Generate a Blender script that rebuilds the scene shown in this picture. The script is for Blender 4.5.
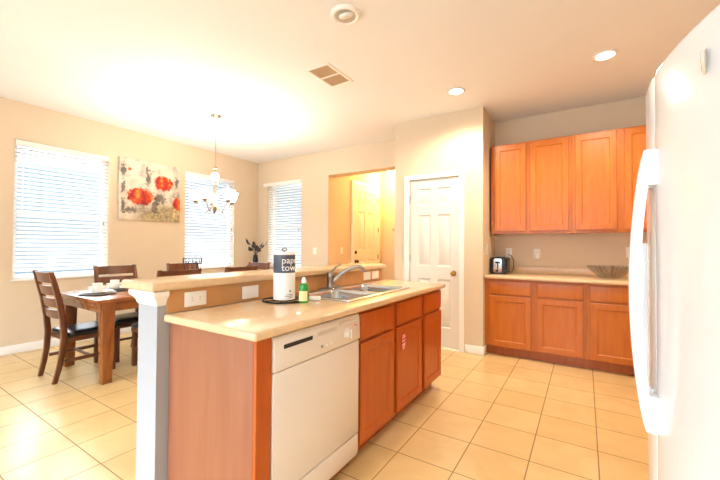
import bpy, bmesh, math, random
from mathutils import Matrix, Vector
R = math.radians
random.seed(7)
S = bpy.context.scene
for o in list(bpy.data.objects): bpy.data.objects.remove(o)
COL = S.collection

# ------------------------------------------------------------------ camera
def make_camera():
    f, yaw, pit, rol = 351.55, .5686, .0170, -.0062
    cy, sy = math.cos(yaw), math.sin(yaw)
    fw = Vector((-sy*math.cos(pit), cy*math.cos(pit), math.sin(pit)))
    r = Vector((cy, sy, 0)); d = fw.cross(r)
    c, s = math.cos(rol), math.sin(rol)
    r2 = c*r + s*d; d2 = -s*r + c*d
    cam = bpy.data.cameras.new('camera'); cam.sensor_width = 36; cam.lens = f/720*36
    cam.clip_start = .02
    o = bpy.data.objects.new('camera', cam); COL.objects.link(o)
    m = Matrix.Identity(4)
    for i in range(3):
        m[i][0] = r2[i]; m[i][1] = -d2[i]; m[i][2] = -fw[i]
    m[0][3], m[1][3], m[2][3] = 0, 0, 1.22
    o.matrix_world = m
    S.camera = o
make_camera()

# ------------------------------------------------------------------ world, exposure
def make_world():
    w = bpy.data.worlds.new('sky'); S.world = w; w.use_nodes = True
    nt = w.node_tree; nt.nodes.clear()
    tc = nt.nodes.new('ShaderNodeTexCoord'); sp = nt.nodes.new('ShaderNodeSeparateXYZ')
    nt.links.new(tc.outputs['Generated'], sp.inputs[0])
    rp = nt.nodes.new('ShaderNodeValToRGB')
    e = rp.color_ramp.elements
    e[0].position = 0.0; e[0].color = (.05, .054, .06, 1)
    e[1].position = 1.0; e[1].color = (1.0, 1.05, 1.12, 1)
    for p, c in ((.48, (.028, .037, .045, 1)), (.58, (.038, .048, .057, 1)), (.66, (.9, .96, 1.04, 1))):
        n = e.new(p); n.color = c
    mr = nt.nodes.new('ShaderNodeMapRange'); mr.inputs[1].default_value = -1; mr.inputs[2].default_value = 1
    nt.links.new(sp.outputs['Z'], mr.inputs[0]); nt.links.new(mr.outputs[0], rp.inputs[0])
    bg = nt.nodes.new('ShaderNodeBackground'); bg.inputs[1].default_value = 9.0
    out = nt.nodes.new('ShaderNodeOutputWorld')
    nt.links.new(rp.outputs[0], bg.inputs[0]); nt.links.new(bg.outputs[0], out.inputs[0])
make_world()
S.view_settings.view_transform = 'Standard'; S.view_settings.look = 'None'
S.view_settings.gamma = 1; S.view_settings.use_curve_mapping = False
S.view_settings.exposure = 0.93
P_CAN, P_CHAND, P_HALL = 60, 11.5, 42
CAN_COL = (1.0, .83, .64); CHAND_COL = (1.0, .95, .87); HALL_COL = (1.0, .56, .16)

def portal(loc, rot, sx, sy):
    l = bpy.data.lights.new('window_daylight', 'AREA'); l.shape = 'RECTANGLE'; l.size = sx; l.size_y = sy
    l.cycles.is_portal = True
    o = bpy.data.objects.new('window_daylight', l); COL.objects.link(o)
    o.location = loc; o.rotation_euler = rot
    return o
portal((-5.52, 1.675, 1.6), (0, R(-90), 0), 1.6, .95)      # daylight through window_1
portal((-5.52, 3.67, 1.6), (0, R(-90), 0), 1.6, .95)       # window_2
portal((-4.64, 4.84, 1.6), (R(-90), 0, 0), .9, 1.6)        # window_3
def added_patio_daylight():                                         # added lamp standing for open sky outside the unseen, added patio door
    l = bpy.data.lights.new('added_patio_daylight', 'AREA'); l.shape = 'RECTANGLE'; l.size = 3.3; l.size_y = 2.0
    l.energy = 56; l.color = (.68, .84, 1.0)
    o = bpy.data.objects.new('added_patio_daylight', l); COL.objects.link(o)
    o.location = (-2.9, -2.5, 1.12); o.rotation_euler = (R(90), 0, 0)
added_patio_daylight()
def added_window_fill():                                # fill lamp outside an unseen window, added to brighten alcove and upper cabinets
    l = bpy.data.lights.new('added_window_fill', 'AREA'); l.shape = 'RECTANGLE'; l.size = 1.4; l.size_y = 1.25
    l.energy = 28; l.color = (.95, .97, 1.0)
    o = bpy.data.objects.new('added_window_fill', l); COL.objects.link(o)
    o.location = (0, -2.5, 1.62); o.rotation_euler = (R(90), 0, 0)
added_window_fill()

# ------------------------------------------------------------------ materials
def lin(c):
    if isinstance(c, str): c = [int(c[i:i+2], 16)/255 for i in (0, 2, 4)]
    return tuple((x/12.92 if x <= .04045 else ((x+.055)/1.055)**2.4) for x in c)
def newmat(name):
    m = bpy.data.materials.new(name); m.use_nodes = True
    nt = m.node_tree; b = nt.nodes['Principled BSDF']
    return m, nt, b
def mat(name, col, rough=.5, metal=0, var=0, scale=8, bump=0, bscale=60, spec=.5, emit=None, es=0, coat=0, trans=0, alpha=1):
    m, nt, b = newmat(name)
    c = lin(col)
    b.inputs['Base Color'].default_value = (*c, 1); b.inputs['Roughness'].default_value = rough
    b.inputs['Metallic'].default_value = metal; b.inputs['Specular IOR Level'].default_value = spec
    b.inputs['Coat Weight'].default_value = coat
    b.inputs['Transmission Weight'].default_value = trans
    if emit: b.inputs['Emission Color'].default_value = (*lin(emit), 1); b.inputs['Emission Strength'].default_value = es
    tc = nt.nodes.new('ShaderNodeTexCoord')
    n = nt.nodes.new('ShaderNodeTexNoise'); n.inputs['Scale'].default_value = scale; n.inputs['Detail'].default_value = 4
    nt.links.new(tc.outputs['Object'], n.inputs['Vector'])
    rp = nt.nodes.new('ShaderNodeValToRGB')
    rp.color_ramp.elements[0].position = .3; rp.color_ramp.elements[1].position = .7
    k = max(var, .01)
    rp.color_ramp.elements[0].color = (*[x*(1-k) for x in c], 1); rp.color_ramp.elements[1].color = (*[min(1, x*(1+k)) for x in c], 1)
    nt.links.new(n.outputs['Fac'], rp.inputs[0]); nt.links.new(rp.outputs[0], b.inputs['Base Color'])
    if bump:
        n2 = nt.nodes.new('ShaderNodeTexNoise'); n2.inputs['Scale'].default_value = bscale; n2.inputs['Detail'].default_value = 3
        nt.links.new(tc.outputs['Object'], n2.inputs['Vector'])
        bp = nt.nodes.new('ShaderNodeBump'); bp.inputs['Strength'].default_value = bump; bp.inputs['Distance'].default_value = .004
        nt.links.new(n2.outputs['Fac'], bp.inputs['Height']); nt.links.new(bp.outputs[0], b.inputs['Normal'])
    return m
def wood(name, dark, light, stretch=(14, 14, 1.4), rough=.35, coat=.15):
    m, nt, b = newmat(name)
    tc = nt.nodes.new('ShaderNodeTexCoord'); mp = nt.nodes.new('ShaderNodeMapping')
    mp.inputs['Scale'].default_value = stretch
    nt.links.new(tc.outputs['Object'], mp.inputs[0])
    n = nt.nodes.new('ShaderNodeTexNoise'); n.inputs['Scale'].default_value = 2.2; n.inputs['Detail'].default_value = 7; n.inputs['Distortion'].default_value = .7
    nt.links.new(mp.outputs[0], n.inputs['Vector'])
    rp = nt.nodes.new('ShaderNodeValToRGB'); e = rp.color_ramp.elements
    e[0].position = .28; e[0].color = (*lin(dark), 1); e[1].position = .72; e[1].color = (*lin(light), 1)
    nt.links.new(n.outputs['Fac'], rp.inputs[0]); nt.links.new(rp.outputs[0], b.inputs['Base Color'])
    b.inputs['Roughness'].default_value = rough; b.inputs['Coat Weight'].default_value = coat; b.inputs['Coat Roughness'].default_value = .25
    return m
def glass(name, tint=(.95, .98, 1)):
    m = bpy.data.materials.new(name); m.use_nodes = True; nt = m.node_tree; nt.nodes.clear()
    out = nt.nodes.new('ShaderNodeOutputMaterial'); mx = nt.nodes.new('ShaderNodeMixShader')
    tr = nt.nodes.new('ShaderNodeBsdfTransparent'); tr.inputs[0].default_value = (*tint, 1)
    gl = nt.nodes.new('ShaderNodeBsdfGlossy'); gl.inputs['Roughness'].default_value = .03
    lw = nt.nodes.new('ShaderNodeLayerWeight'); lw.inputs[0].default_value = .25
    mm = nt.nodes.new('ShaderNodeMath'); mm.operation = 'MULTIPLY'; mm.inputs[1].default_value = .55
    nt.links.new(lw.outputs['Fresnel'], mm.inputs[0]); nt.links.new(mm.outputs[0], mx.inputs[0])
    nt.links.new(tr.outputs[0], mx.inputs[1]); nt.links.new(gl.outputs[0], mx.inputs[2]); nt.links.new(mx.outputs[0], out.inputs[0])
    return m
def translucent(name, col, fac=.5, emit=0, ecol=(1, 1, 1)):
    m = bpy.data.materials.new(name); m.use_nodes = True; nt = m.node_tree; nt.nodes.clear()
    out = nt.nodes.new('ShaderNodeOutputMaterial'); mx = nt.nodes.new('ShaderNodeMixShader'); mx.inputs[0].default_value = fac
    d = nt.nodes.new('ShaderNodeBsdfDiffuse'); t = nt.nodes.new('ShaderNodeBsdfTranslucent')
    d.inputs[0].default_value = (*lin(col), 1); t.inputs[0].default_value = (*lin(col), 1)
    nt.links.new(d.outputs[0], mx.inputs[1]); nt.links.new(t.outputs[0], mx.inputs[2])
    if emit:
        e = nt.nodes.new('ShaderNodeEmission'); e.inputs[0].default_value = (*ecol, 1); e.inputs[1].default_value = emit
        a = nt.nodes.new('ShaderNodeAddShader'); nt.links.new(mx.outputs[0], a.inputs[0]); nt.links.new(e.outputs[0], a.inputs[1])
        nt.links.new(a.outputs[0], out.inputs[0])
    else: nt.links.new(mx.outputs[0], out.inputs[0])
    return m

WALL = mat('wall_paint', 'DAC7AC', .75, var=.015, scale=2, bump=.06, bscale=140)
CEIL = mat('ceiling_paint', 'ECEBEA', .85, var=.01, scale=2, bump=.1, bscale=90)
TRIM = mat('white_trim_paint', 'F2EEE8', .4)
DOORW = mat('white_door_paint', 'E6E0D6', .4)
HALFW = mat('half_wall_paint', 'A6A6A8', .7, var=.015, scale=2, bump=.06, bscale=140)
CAB = wood('honey_maple', 'B65E0E', 'C26E1A')
CABI = wood('honey_maple_island', 'AE4A08', 'BA560E')
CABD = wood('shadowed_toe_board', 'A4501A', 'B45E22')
VENEER = wood('maple_veneer_panel', '8E5436', '9A6042', (10, 10, 1.0), .4, .1)
LAM = mat('beige_laminate', 'DDBC93', .22, var=.05, scale=30, coat=.2)
LAMW = mat('oak_laminate', 'C8925A', .35, var=.06, scale=12)
DARKW = wood('cherry_brown_wood', '48230E', '743A18', (9, 9, 1.6), .3, .3)
LEGW = wood('cherry_brown_table_leg', '6E3812', '9A561F', (9, 9, 1.6), .25, .3)
DARKW2 = wood('cherry_brown_table', '74390F', 'A25A22', (9, 1.6, 9), .14, .6)
LEATH = mat('black_leather', '17181A', .28, bump=.15, bscale=180)
STEEL = mat('brushed_steel', 'C9CDD2', .22, 1, var=.05, scale=40)
CHROME = mat('chrome', 'E0E2E4', .1, 1)
NICKEL = mat('brushed_nickel', 'A89E90', .28, 1)
BRASS = mat('aged_brass', 'B58A4A', .3, 1)
BRONZE = mat('dark_bronze', '4A3A28', .4, .8)
WHITEP = mat('white_appliance', 'F0F1F4', .18, bump=.03, bscale=250)
BISQ = mat('white_dishwasher_enamel', 'E2D6C8', .22)
PLAST = mat('white_plastic', 'F4F0E8', .35)
GREYP = mat('grey_plastic', '8C8A88', .4)
BLACK = mat('black_plastic', '121214', .25)
DARKGAP = mat('dark_gap', '2A2622', .8)
WIRE = mat('black_wire', '16161A', .4, .5)
GLASS = glass('window_glass')
CRYST = glass('crystal_glass', (.9, .91, .92))
SLAT = translucent('blind_slat_white', 'FAFAFA', .35)
SHADE = translucent('frosted_shade', 'FFF7E8', .5, 5.0, (1, .88, .66))
LAMP = mat('lit_lens', 'FFFFFF', .4, emit='FFE8C4', es=14)
HALLL = mat('lit_hall_glass', 'FFFFFF', .4, emit='FFD890', es=7)
CERAM = mat('white_ceramic', 'F6F3EE', .2)
CHARG = mat('grey_charger', 'A9A6A4', .3, .2)
GREEN = mat('green_soap', '1E9A35', .2, spec=.6)
YELL = mat('pale_yellow_label', 'EFE9A8', .5)
PAPER = mat('white_paper', 'F5F4F2', .7)
SLATE = mat('slate_label', '50545E', .5, var=.25, scale=14)
RED = mat('red_sticker', 'D8353A', .4)
LEAF = mat('dark_leaf', '3E3A34', .5, var=.3, scale=20)
EMBL = mat('emblem_grey', 'E6DACB', .4)

def floor_mat():
    m, nt, b = newmat('cream_floor_tile')
    g = nt.nodes.new('ShaderNodeNewGeometry')
    mp = nt.nodes.new('ShaderNodeMapping'); mp.inputs['Location'].default_value = (.272+.0, -2.230+.334*12, 0)
    nt.links.new(g.outputs['Position'], mp.inputs[0])
    br = nt.nodes.new('ShaderNodeTexBrick'); br.offset = 0; br.squash = 1
    br.inputs['Scale'].default_value = 1; br.inputs['Brick Width'].default_value = .3335; br.inputs['Row Height'].default_value = .334
    br.inputs['Mortar Size'].default_value = .0032; br.inputs['Mortar Smooth'].default_value = .1; br.inputs['Bias'].default_value = 0
    br.inputs['Color1'].default_value = (*lin('E2C38C'), 1); br.inputs['Color2'].default_value = (*lin('DABA80'), 1); br.inputs['Mortar'].default_value = (*lin('92744E'), 1)
    nt.links.new(mp.outputs[0], br.inputs['Vector'])
    n = nt.nodes.new('ShaderNodeTexNoise'); n.inputs['Scale'].default_value = 3.5; n.inputs['Detail'].default_value = 6; n.inputs['Distortion'].default_value = 1.2
    nt.links.new(g.outputs['Position'], n.inputs['Vector'])
    rp = nt.nodes.new('ShaderNodeValToRGB'); e = rp.color_ramp.elements
    e[0].position = .35; e[0].color = (.86, .80, .72, 1); e[1].position = .62; e[1].color = (1, 1, 1, 1)
    nt.links.new(n.outputs['Fac'], rp.inputs[0])
    mx = nt.nodes.new('ShaderNodeMix'); mx.data_type = 'RGBA'; mx.blend_type = 'MULTIPLY'; mx.inputs[0].default_value = .6
    nt.links.new(br.outputs['Color'], mx.inputs[6]); nt.links.new(rp.outputs[0], mx.inputs[7]); nt.links.new(mx.outputs[2], b.inputs['Base Color'])
    mr = nt.nodes.new('ShaderNodeMapRange'); mr.inputs[3].default_value = .28; mr.inputs[4].default_value = .75
    nt.links.new(br.outputs['Fac'], mr.inputs[0]); nt.links.new(mr.outputs[0], b.inputs['Roughness'])
    bp = nt.nodes.new('ShaderNodeBump'); bp.invert = True; bp.inputs['Strength'].default_value = .4; bp.inputs['Distance'].default_value = .003
    nt.links.new(br.outputs['Fac'], bp.inputs['Height']); nt.links.new(bp.outputs[0], b.inputs['Normal'])
    return m
FLOOR = floor_mat()

def painting_mat():
    m, nt, b = newmat('poppy_painting')
    L = nt.links
    def N(t, **k):
        n = nt.nodes.new(t)
        for a, v in k.items(): setattr(n, a, v)
        return n
    def M(op, a, c=0.0, clamp=False):
        n = N('ShaderNodeMath', operation=op, use_clamp=clamp)
        for i, v in enumerate((a, c)):
            if isinstance(v, (int, float)): n.inputs[i].default_value = v
            else: L.new(v, n.inputs[i])
        return n.outputs[0]
    tc = N('ShaderNodeTexCoord'); sp = N('ShaderNodeSeparateXYZ'); L.new(tc.outputs['Object'], sp.inputs[0])
    u, v = sp.outputs['Y'], sp.outputs['Z']             # metres from the canvas' lower left corner
    def noise(sc, det=4, dist=0, vec=None):
        n = N('ShaderNodeTexNoise'); n.inputs['Scale'].default_value = sc; n.inputs['Detail'].default_value = det; n.inputs['Distortion'].default_value = dist
        L.new(vec or tc.outputs['Object'], n.inputs['Vector']); return n.outputs['Fac']
    def ramp(f, *st):
        r = N('ShaderNodeValToRGB'); e = r.color_ramp.elements
        e[0].position, e[1].position = st[0][0], st[-1][0]
        e[0].color = (*lin(st[0][1]), 1); e[1].color = (*lin(st[-1][1]), 1)
        for p, c in st[1:-1]: x = e.new(p); x.color = (*lin(c), 1)
        L.new(f, r.inputs[0]); return r.outputs[0]
    def mix(f, a, c):
        n = N('ShaderNodeMix', data_type='RGBA')
        L.new(f, n.inputs[0]); L.new(a, n.inputs[6]); L.new(c, n.inputs[7]); return n.outputs[2]
    def smooth(x, a, c):
        n = N('ShaderNodeMapRange', interpolation_type='SMOOTHSTEP'); n.inputs[1].default_value = a; n.inputs[2].default_value = c
        L.new(x, n.inputs[0]); return n.outputs[0]
    n1 = noise(7, 6, .6); n2 = noise(16, 5, 1.5); n3 = noise(4, 4, .4)
    base = ramp(n1, (.3, 'A89A8E'), (.47, 'D8C8B4'), (.65, 'E6D8C4'))
    olive = ramp(n2, (.3, '6E5A48'), (.5, 'A8966E'), (.65, 'D2BC7C'), (.8, 'E4D9C4'))
    low = M('MULTIPLY', smooth(M('ADD', v, M('MULTIPLY', n3, .35)), .48, .30), smooth(u, .12, .34))
    c = mix(M('MULTIPLY', low, .85), base, olive)
    streak = M('MULTIPLY', smooth(n3, .55, .68), smooth(n2, .42, .58))
    c = mix(M('MULTIPLY', streak, .8), c, ramp(n2, (.3, '4E4644'), (.7, '8E8480')))
    # dark strokes: left edge and between the blooms
    for (cx, cy, rx, ry) in ((.05, .66, .035, .14), (.05, .2, .03, .12), (.38, .6, .05, .14), (.8, .62, .035, .12), (.55, .33, .12, .09), (.36, .72, .03, .08), (.47, .22, .05, .13), (.05, .45, .03, .1), (.14, .13, .1, .05)):
        d = M('ADD', M('POWER', M('DIVIDE', M('SUBTRACT', u, cx), rx), 2), M('POWER', M('DIVIDE', M('SUBTRACT', v, cy), ry), 2))
        d = M('ADD', M('SQRT', d), M('MULTIPLY', M('SUBTRACT', n2, .5), 2.8))
        c = mix(M('MULTIPLY', smooth(d, 1.1, .5), .85), c, ramp(n1, (.3, '383232'), (.7, '6E645E')))
    for (cx, cy, rx, ry) in ((.28, .33, .19, .125), (.60, .56, .145, .115), (.86, .27, .12, .12), (.13, .70, .025, .02)):
        du = M('DIVIDE', M('SUBTRACT', u, cx), rx); dv = M('DIVIDE', M('SUBTRACT', v, cy), ry)
        d = M('ADD', M('SQRT', M('ADD', M('MULTIPLY', du, du), M('MULTIPLY', dv, dv))), M('MULTIPLY', M('SUBTRACT', n2, .5), .9))
        pet = M('ADD', M('MULTIPLY', M('SINE', M('ADD', M('MULTIPLY', du, 6.5), M('ADD', M('MULTIPLY', M('MULTIPLY', du, dv), 4.0), M('MULTIPLY', n1, 7.0)))), .20), M('ADD', M('MULTIPLY', n2, .9), M('MULTIPLY', dv, .12)))
        colr = ramp(pet, (.15, '8E160A'), (.42, 'C62C10'), (.60, 'DC5018'), (.80, 'EEB040'))
        c = mix(smooth(d, 1.05, .85), c, colr)
    L.new(c, b.inputs['Base Color']); b.inputs['Roughness'].default_value = .6
    return m
PAINT = painting_mat()

# ------------------------------------------------------------------ mesh helpers
ORG = {}
def org(o):
    while o is not None:
        if o.name in ORG: return ORG[o.name]
        o = o.parent
    return Vector((0, 0, 0))
class MB:
    def __init__(s, T=None): s.v = []; s.f = []; s.T = T or Matrix.Identity(4)
    def add(s, vs, fs):
        k = len(s.v); s.v += [s.T @ Vector(p) for p in vs]; s.f += [tuple(i+k for i in q) for q in fs]; return s
    def box(s, x0, x1, y0, y1, z0, z1):
        return s.add([(x0,y0,z0),(x1,y0,z0),(x1,y1,z0),(x0,y1,z0),(x0,y0,z1),(x1,y0,z1),(x1,y1,z1),(x0,y1,z1)],
                     [(0,3,2,1),(4,5,6,7),(0,1,5,4),(1,2,6,5),(2,3,7,6),(3,0,4,7)])
    def loft(s, loops, cap=True, closed=False):
        n = len(loops[0]); vs = [p for l in loops for p in l]; fs = []
        m = len(loops)
        for i in range(m if closed else m-1):
            a, b = i*n, ((i+1) % m)*n
            for j in range(n): fs.append((a+j, a+(j+1) % n, b+(j+1) % n, b+j))
        if cap and not closed: fs += [tuple(range(n))[::-1], tuple(range((m-1)*n, m*n))]
        return s.add(vs, fs)
    def lathe(s, prof, c=(0, 0, 0), n=24, cap=True):
        return s.loft([[(c[0]+r*math.cos(2*math.pi*j/n), c[1]+r*math.sin(2*math.pi*j/n), c[2]+z) for j in range(n)] for r, z in prof], cap)
    def cyl(s, p0, p1, r0, r1=None, n=16, cap=True):
        return s.tube([p0, p1], [r0, r0 if r1 is None else r1], n, cap)
    def tube(s, pts, r, n=10, cap=True, closed=False, sec=None):
        pts = [Vector(p) for p in pts]; m = len(pts); loops = []
        rs = r if isinstance(r, (list, tuple)) else [r]*m
        ref = None
        for i, p in enumerate(pts):
            if closed: t = pts[(i+1) % m]-pts[i-1]
            else: t = pts[min(i+1, m-1)]-pts[max(i-1, 0)]
            t.normalize()
            if ref is None: ref = Vector((0, 0, 1)) if abs(t.z) < .9 else Vector((0, 1, 0))
            a = (ref-t*ref.dot(t)).normalized(); b = t.cross(a); ref = a
            if sec: loops.append([p+a*(q[0])+b*(q[1]) for q in sec])
            else: loops.append([p+(a*math.cos(2*math.pi*j/n)+b*math.sin(2*math.pi*j/n))*rs[i] for j in range(n)])
        return s.loft(loops, cap, closed)
    def grid(s, us, vs, solid, w0, w1, f):
        """slab between w0 and w1 whose cells (i, j) are solid or open; f(u, v, w) -> point"""
        nu, nv = len(us)-1, len(vs)-1; P = []; idx = {}
        def V(i, j, k):
            if (i, j, k) not in idx: idx[(i, j, k)] = len(P); P.append(f(us[i], vs[j], (w0, w1)[k]))
            return idx[(i, j, k)]
        F = []; sol = lambda i, j: 0 <= i < nu and 0 <= j < nv and solid(i, j)
        for i in range(nu):
            for j in range(nv):
                if not solid(i, j): continue
                F.append((V(i,j,1), V(i+1,j,1), V(i+1,j+1,1), V(i,j+1,1))); F.append((V(i,j,0), V(i,j+1,0), V(i+1,j+1,0), V(i+1,j,0)))
                if not sol(i-1, j): F.append((V(i,j,0), V(i,j,1), V(i,j+1,1), V(i,j+1,0)))
                if not sol(i+1, j): F.append((V(i+1,j,0), V(i+1,j+1,0), V(i+1,j+1,1), V(i+1,j,1)))
                if not sol(i, j-1): F.append((V(i,j,0), V(i+1,j,0), V(i+1,j,1), V(i,j,1)))
                if not sol(i, j+1): F.append((V(i,j+1,0), V(i,j+1,1), V(i+1,j+1,1), V(i+1,j+1,0)))
        return s.add(P, F)
    def holes(s, u0, u1, v0, v1, hs, w0, w1, f):
        us = sorted({u0, u1, *[h[0] for h in hs], *[h[1] for h in hs]}); vs = sorted({v0, v1, *[h[2] for h in hs], *[h[3] for h in hs]})
        def solid(i, j):
            cu, cv = (us[i]+us[i+1])/2, (vs[j]+vs[j+1])/2
            return not any(h[0] < cu < h[1] and h[2] < cv < h[3] for h in hs)
        return s.grid(us, vs, solid, w0, w1, f)
    def panel(s, W, H, th, hs, rec=.008, slope=.010, ch=.003, raised=False):
        """door plate in x-z, front at y=0 facing -y, with recessed panels hs"""
        us = sorted({ch, W-ch, *[h[0] for h in hs], *[h[1] for h in hs]}); vs = sorted({ch, H-ch, *[h[2] for h in hs], *[h[3] for h in hs]})
        for i in range(len(us)-1):
            for j in range(len(vs)-1):
                cu, cv = (us[i]+us[i+1])/2, (vs[j]+vs[j+1])/2
                if any(h[0] < cu < h[1] and h[2] < cv < h[3] for h in hs): continue
                s.add([(us[i],0,vs[j]),(us[i+1],0,vs[j]),(us[i+1],0,vs[j+1]),(us[i],0,vs[j+1])], [(0,1,2,3)])
        rc = lambda a, b, c, d, y: [(a,y,c),(b,y,c),(b,y,d),(a,y,d)]
        ring = [(0,1,5,4),(1,2,6,5),(2,3,7,6),(3,0,4,7)]
        for a, b, c, d in hs:
            k = slope
            s.add(rc(a,b,c,d,0)+rc(a+k,b-k,c+k,d-k,rec), ring)
            if raised:
                k2 = k+.012; k3 = k2+.018
                s.add(rc(a+k,b-k,c+k,d-k,rec)+rc(a+k2,b-k2,c+k2,d-k2,rec), ring)
                s.add(rc(a+k2,b-k2,c+k2,d-k2,rec)+rc(a+k3,b-k3,c+k3,d-k3,rec*.25), ring)
                s.add(rc(a+k3,b-k3,c+k3,d-k3,rec*.25), [(0,1,2,3)])
            else: s.add(rc(a+k,b-k,c+k,d-k,rec), [(0,1,2,3)])
        s.add(rc(0,W,0,H,ch)+rc(ch,W-ch,ch,H-ch,0), ring)
        s.add(rc(0,W,0,H,th)+rc(0,W,0,H,ch), ring)
        return s.add(rc(0,W,0,H,th), [(3,2,1,0)])
    def build(s, name, m, parent=None, bevel=0, seg=2, smooth=35, merge=True):
        o0 = org(parent) if parent else Vector((0, 0, 0))
        me = bpy.data.meshes.new(name)
        me.from_pydata([tuple(p-o0) for p in s.v], [], s.f)
        bm = bmesh.new(); bm.from_mesh(me)
        if merge: bmesh.ops.remove_doubles(bm, verts=bm.verts, dist=1e-5)
        bmesh.ops.recalc_face_normals(bm, faces=bm.faces)
        if bevel:
            es = [e for e in bm.edges if len(e.link_faces) == 2 and e.calc_face_angle(0) > R(30)]
            bmesh.ops.bevel(bm, geom=es, offset=bevel, segments=seg, profile=.5, affect='EDGES', clamp_overlap=True)
        bm.to_mesh(me); bm.free()
        me.shade_smooth(); me.set_sharp_from_angle(angle=R(smooth))
        me.materials.append(m)
        o = bpy.data.objects.new(name, me); COL.objects.link(o)
        if parent: o.parent = parent
        return o
def rootmesh(name, m, loc, mb, label, cat, group=None, **k):
    ob = mb.build(name, m, None, **k)
    shift = Vector(loc)
    ob.data.transform(Matrix.Translation(-shift)); ob.location = loc; ORG[ob.name] = shift
    return tag(ob, label, cat, group)
def tag(o, label=None, cat=None, group=None, kind=None):
    if label: o['label'] = label
    if cat: o['category'] = cat
    if group: o['group'] = group
    if kind: o['kind'] = kind
    return o
def thing(name, label, cat, loc=(0, 0, 0), group=None):
    o = bpy.data.objects.new(name, None); COL.objects.link(o); o.empty_display_size = .1
    o.location = loc; ORG[o.name] = Vector(loc)
    return tag(o, label, cat, group)
def struct(name, m, mb, **k): return tag(mb.build(name, m, None, **k), kind='structure')
def structroot(name, loc):
    o = bpy.data.objects.new(name, None); COL.objects.link(o); o.location = loc; ORG[o.name] = Vector(loc)
    return tag(o, kind='structure')
def copy_tree(o, parent=None):
    c = o.copy(); COL.objects.link(c)
    if parent: c.parent = parent
    for ch in list(o.children): copy_tree(ch, c)
    return c
def TR(x, y, z, rz=0): return Matrix.Translation((x, y, z)) @ Matrix.Rotation(R(rz), 4, 'Z')
FX = lambda u, v, w: (w, u, v)      # slab normal to x
FY = lambda u, v, w: (u, w, v)
FZ = lambda u, v, w: (u, v, w)
def lamp(kind, loc, power, col, parent, size=.05, spot=None):
    l = bpy.data.lights.new('bulb', kind); l.energy = power; l.color = col
    l.shadow_soft_size = size
    if spot: l.spot_size = R(spot); l.spot_blend = .6
    o = bpy.data.objects.new('bulb', l); COL.objects.link(o); o.parent = parent; o.location = Vector(loc)-org(parent)
    return o
def text_mesh(body, size, ext=.0008):
    cu = bpy.data.curves.new('txt', 'FONT'); cu.body = body; cu.size = size; cu.extrude = ext; cu.align_x = 'CENTER'; cu.align_y = 'CENTER'; cu.resolution_u = 3
    o = bpy.data.objects.new('txt', cu); COL.objects.link(o)
    dg = bpy.context.evaluated_depsgraph_get(); me = bpy.data.meshes.new_from_object(o.evaluated_get(dg))
    vs = [v.co.copy() for v in me.vertices]; fs = [tuple(p.vertices) for p in me.polygons]
    bpy.data.objects.remove(o); bpy.data.meshes.remove(me)
    return vs, fs

# ------------------------------------------------------------------ the room
XL, YB, ZC, YP, XP, YK, XR, YR = -5.354, 4.673, 2.82, 4.092, -.967, 4.713, 1.02, -2.2
XH, YH, XHR = -3.626, 6.55, -2.08
struct('floor', FLOOR, MB().box(XL-.15, XR+.12, YR-.15, YH+.12, -.06, 0))
struct('ceiling', CEIL, MB().box(XL-.15, XR+.12, YR-.15, YH+.12, ZC, ZC+.06))
W1 = (1.215, 2.14, .815, 2.395); W2 = (3.205, 4.135, .835, 2.40); W3 = (-5.08, -4.215, .83, 2.40)
struct('wall_left', WALL, MB().holes(YR-.15, YB+.15, .001, ZC-.001, [W1, W2], XL-.15, XL, FX))
mb = MB().holes(XL+.001, XHR, .001, ZC-.001, [W3, (XH, XHR+1, 0, 2.405)], YB, YB+.23, FY)
struct('wall_back', WALL, mb)
struct('wall_hall_left', WALL, MB().box(XH-.12, XH, YB+.231, YH+.1, .001, ZC-.001))
struct('wall_hall_end', WALL, MB().box(XH+.001, XHR-.001, YH, YH+.1, .001, ZC-.001))
PD = (-1.868, -1.232, 0, 2.055)
struct('wall_pantry_front', WALL, MB().holes(XHR, XP, .001, ZC-.001, [PD], YP, YP+.11, FY))
struct('wall_pantry_left', WALL, MB().box(XHR, XHR+.1, YP+.111, YH+.1, .001, ZC-.001))
struct('wall_pantry_right', WALL, MB().box(XP-.1, XP, YP+.111, YK+.12, .001, ZC-.001))
struct('wall_kitchen_back', WALL, MB().box(XP+.001, XR+.12, YK, YK+.12, .001, ZC-.001))
struct('wall_kitchen_right', WALL, MB().box(XR, XR+.12, YR-.149, YK-.001, .001, ZC-.001))
PAT = (-4.6, -1.2, 0, 2.15); W4 = (-.75, .75, .95, 2.3)  # both openings unseen, added to admit light from behind
struct('wall_rear', WALL, MB().holes(XL+.001, XR-.001,   .001, ZC-.001, [PAT, W4], YR-.15, YR, FY))

def bboard(name, segs):
    mb = MB()
    for (x0, y0, x1, y1) in segs: mb.box(x0, x1, y0, y1, .001, .095)
    struct(name, TRIM, mb, bevel=.004)
bboard('baseboard_left', [(XL+.001, YR+.02, XL+.016, YB-.02)])
bboard('baseboard_back', [(XL+.02, YB-.016, XH-.002, YB-.001)])
bboard('baseboard_pantry', [(-1.165, YP-.016, XP+.016, YP-.001), (XHR-.016, YP-.016, -1.935, YP-.001), (XP+.001, YP, XP+.016, YP+.09)])

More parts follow.
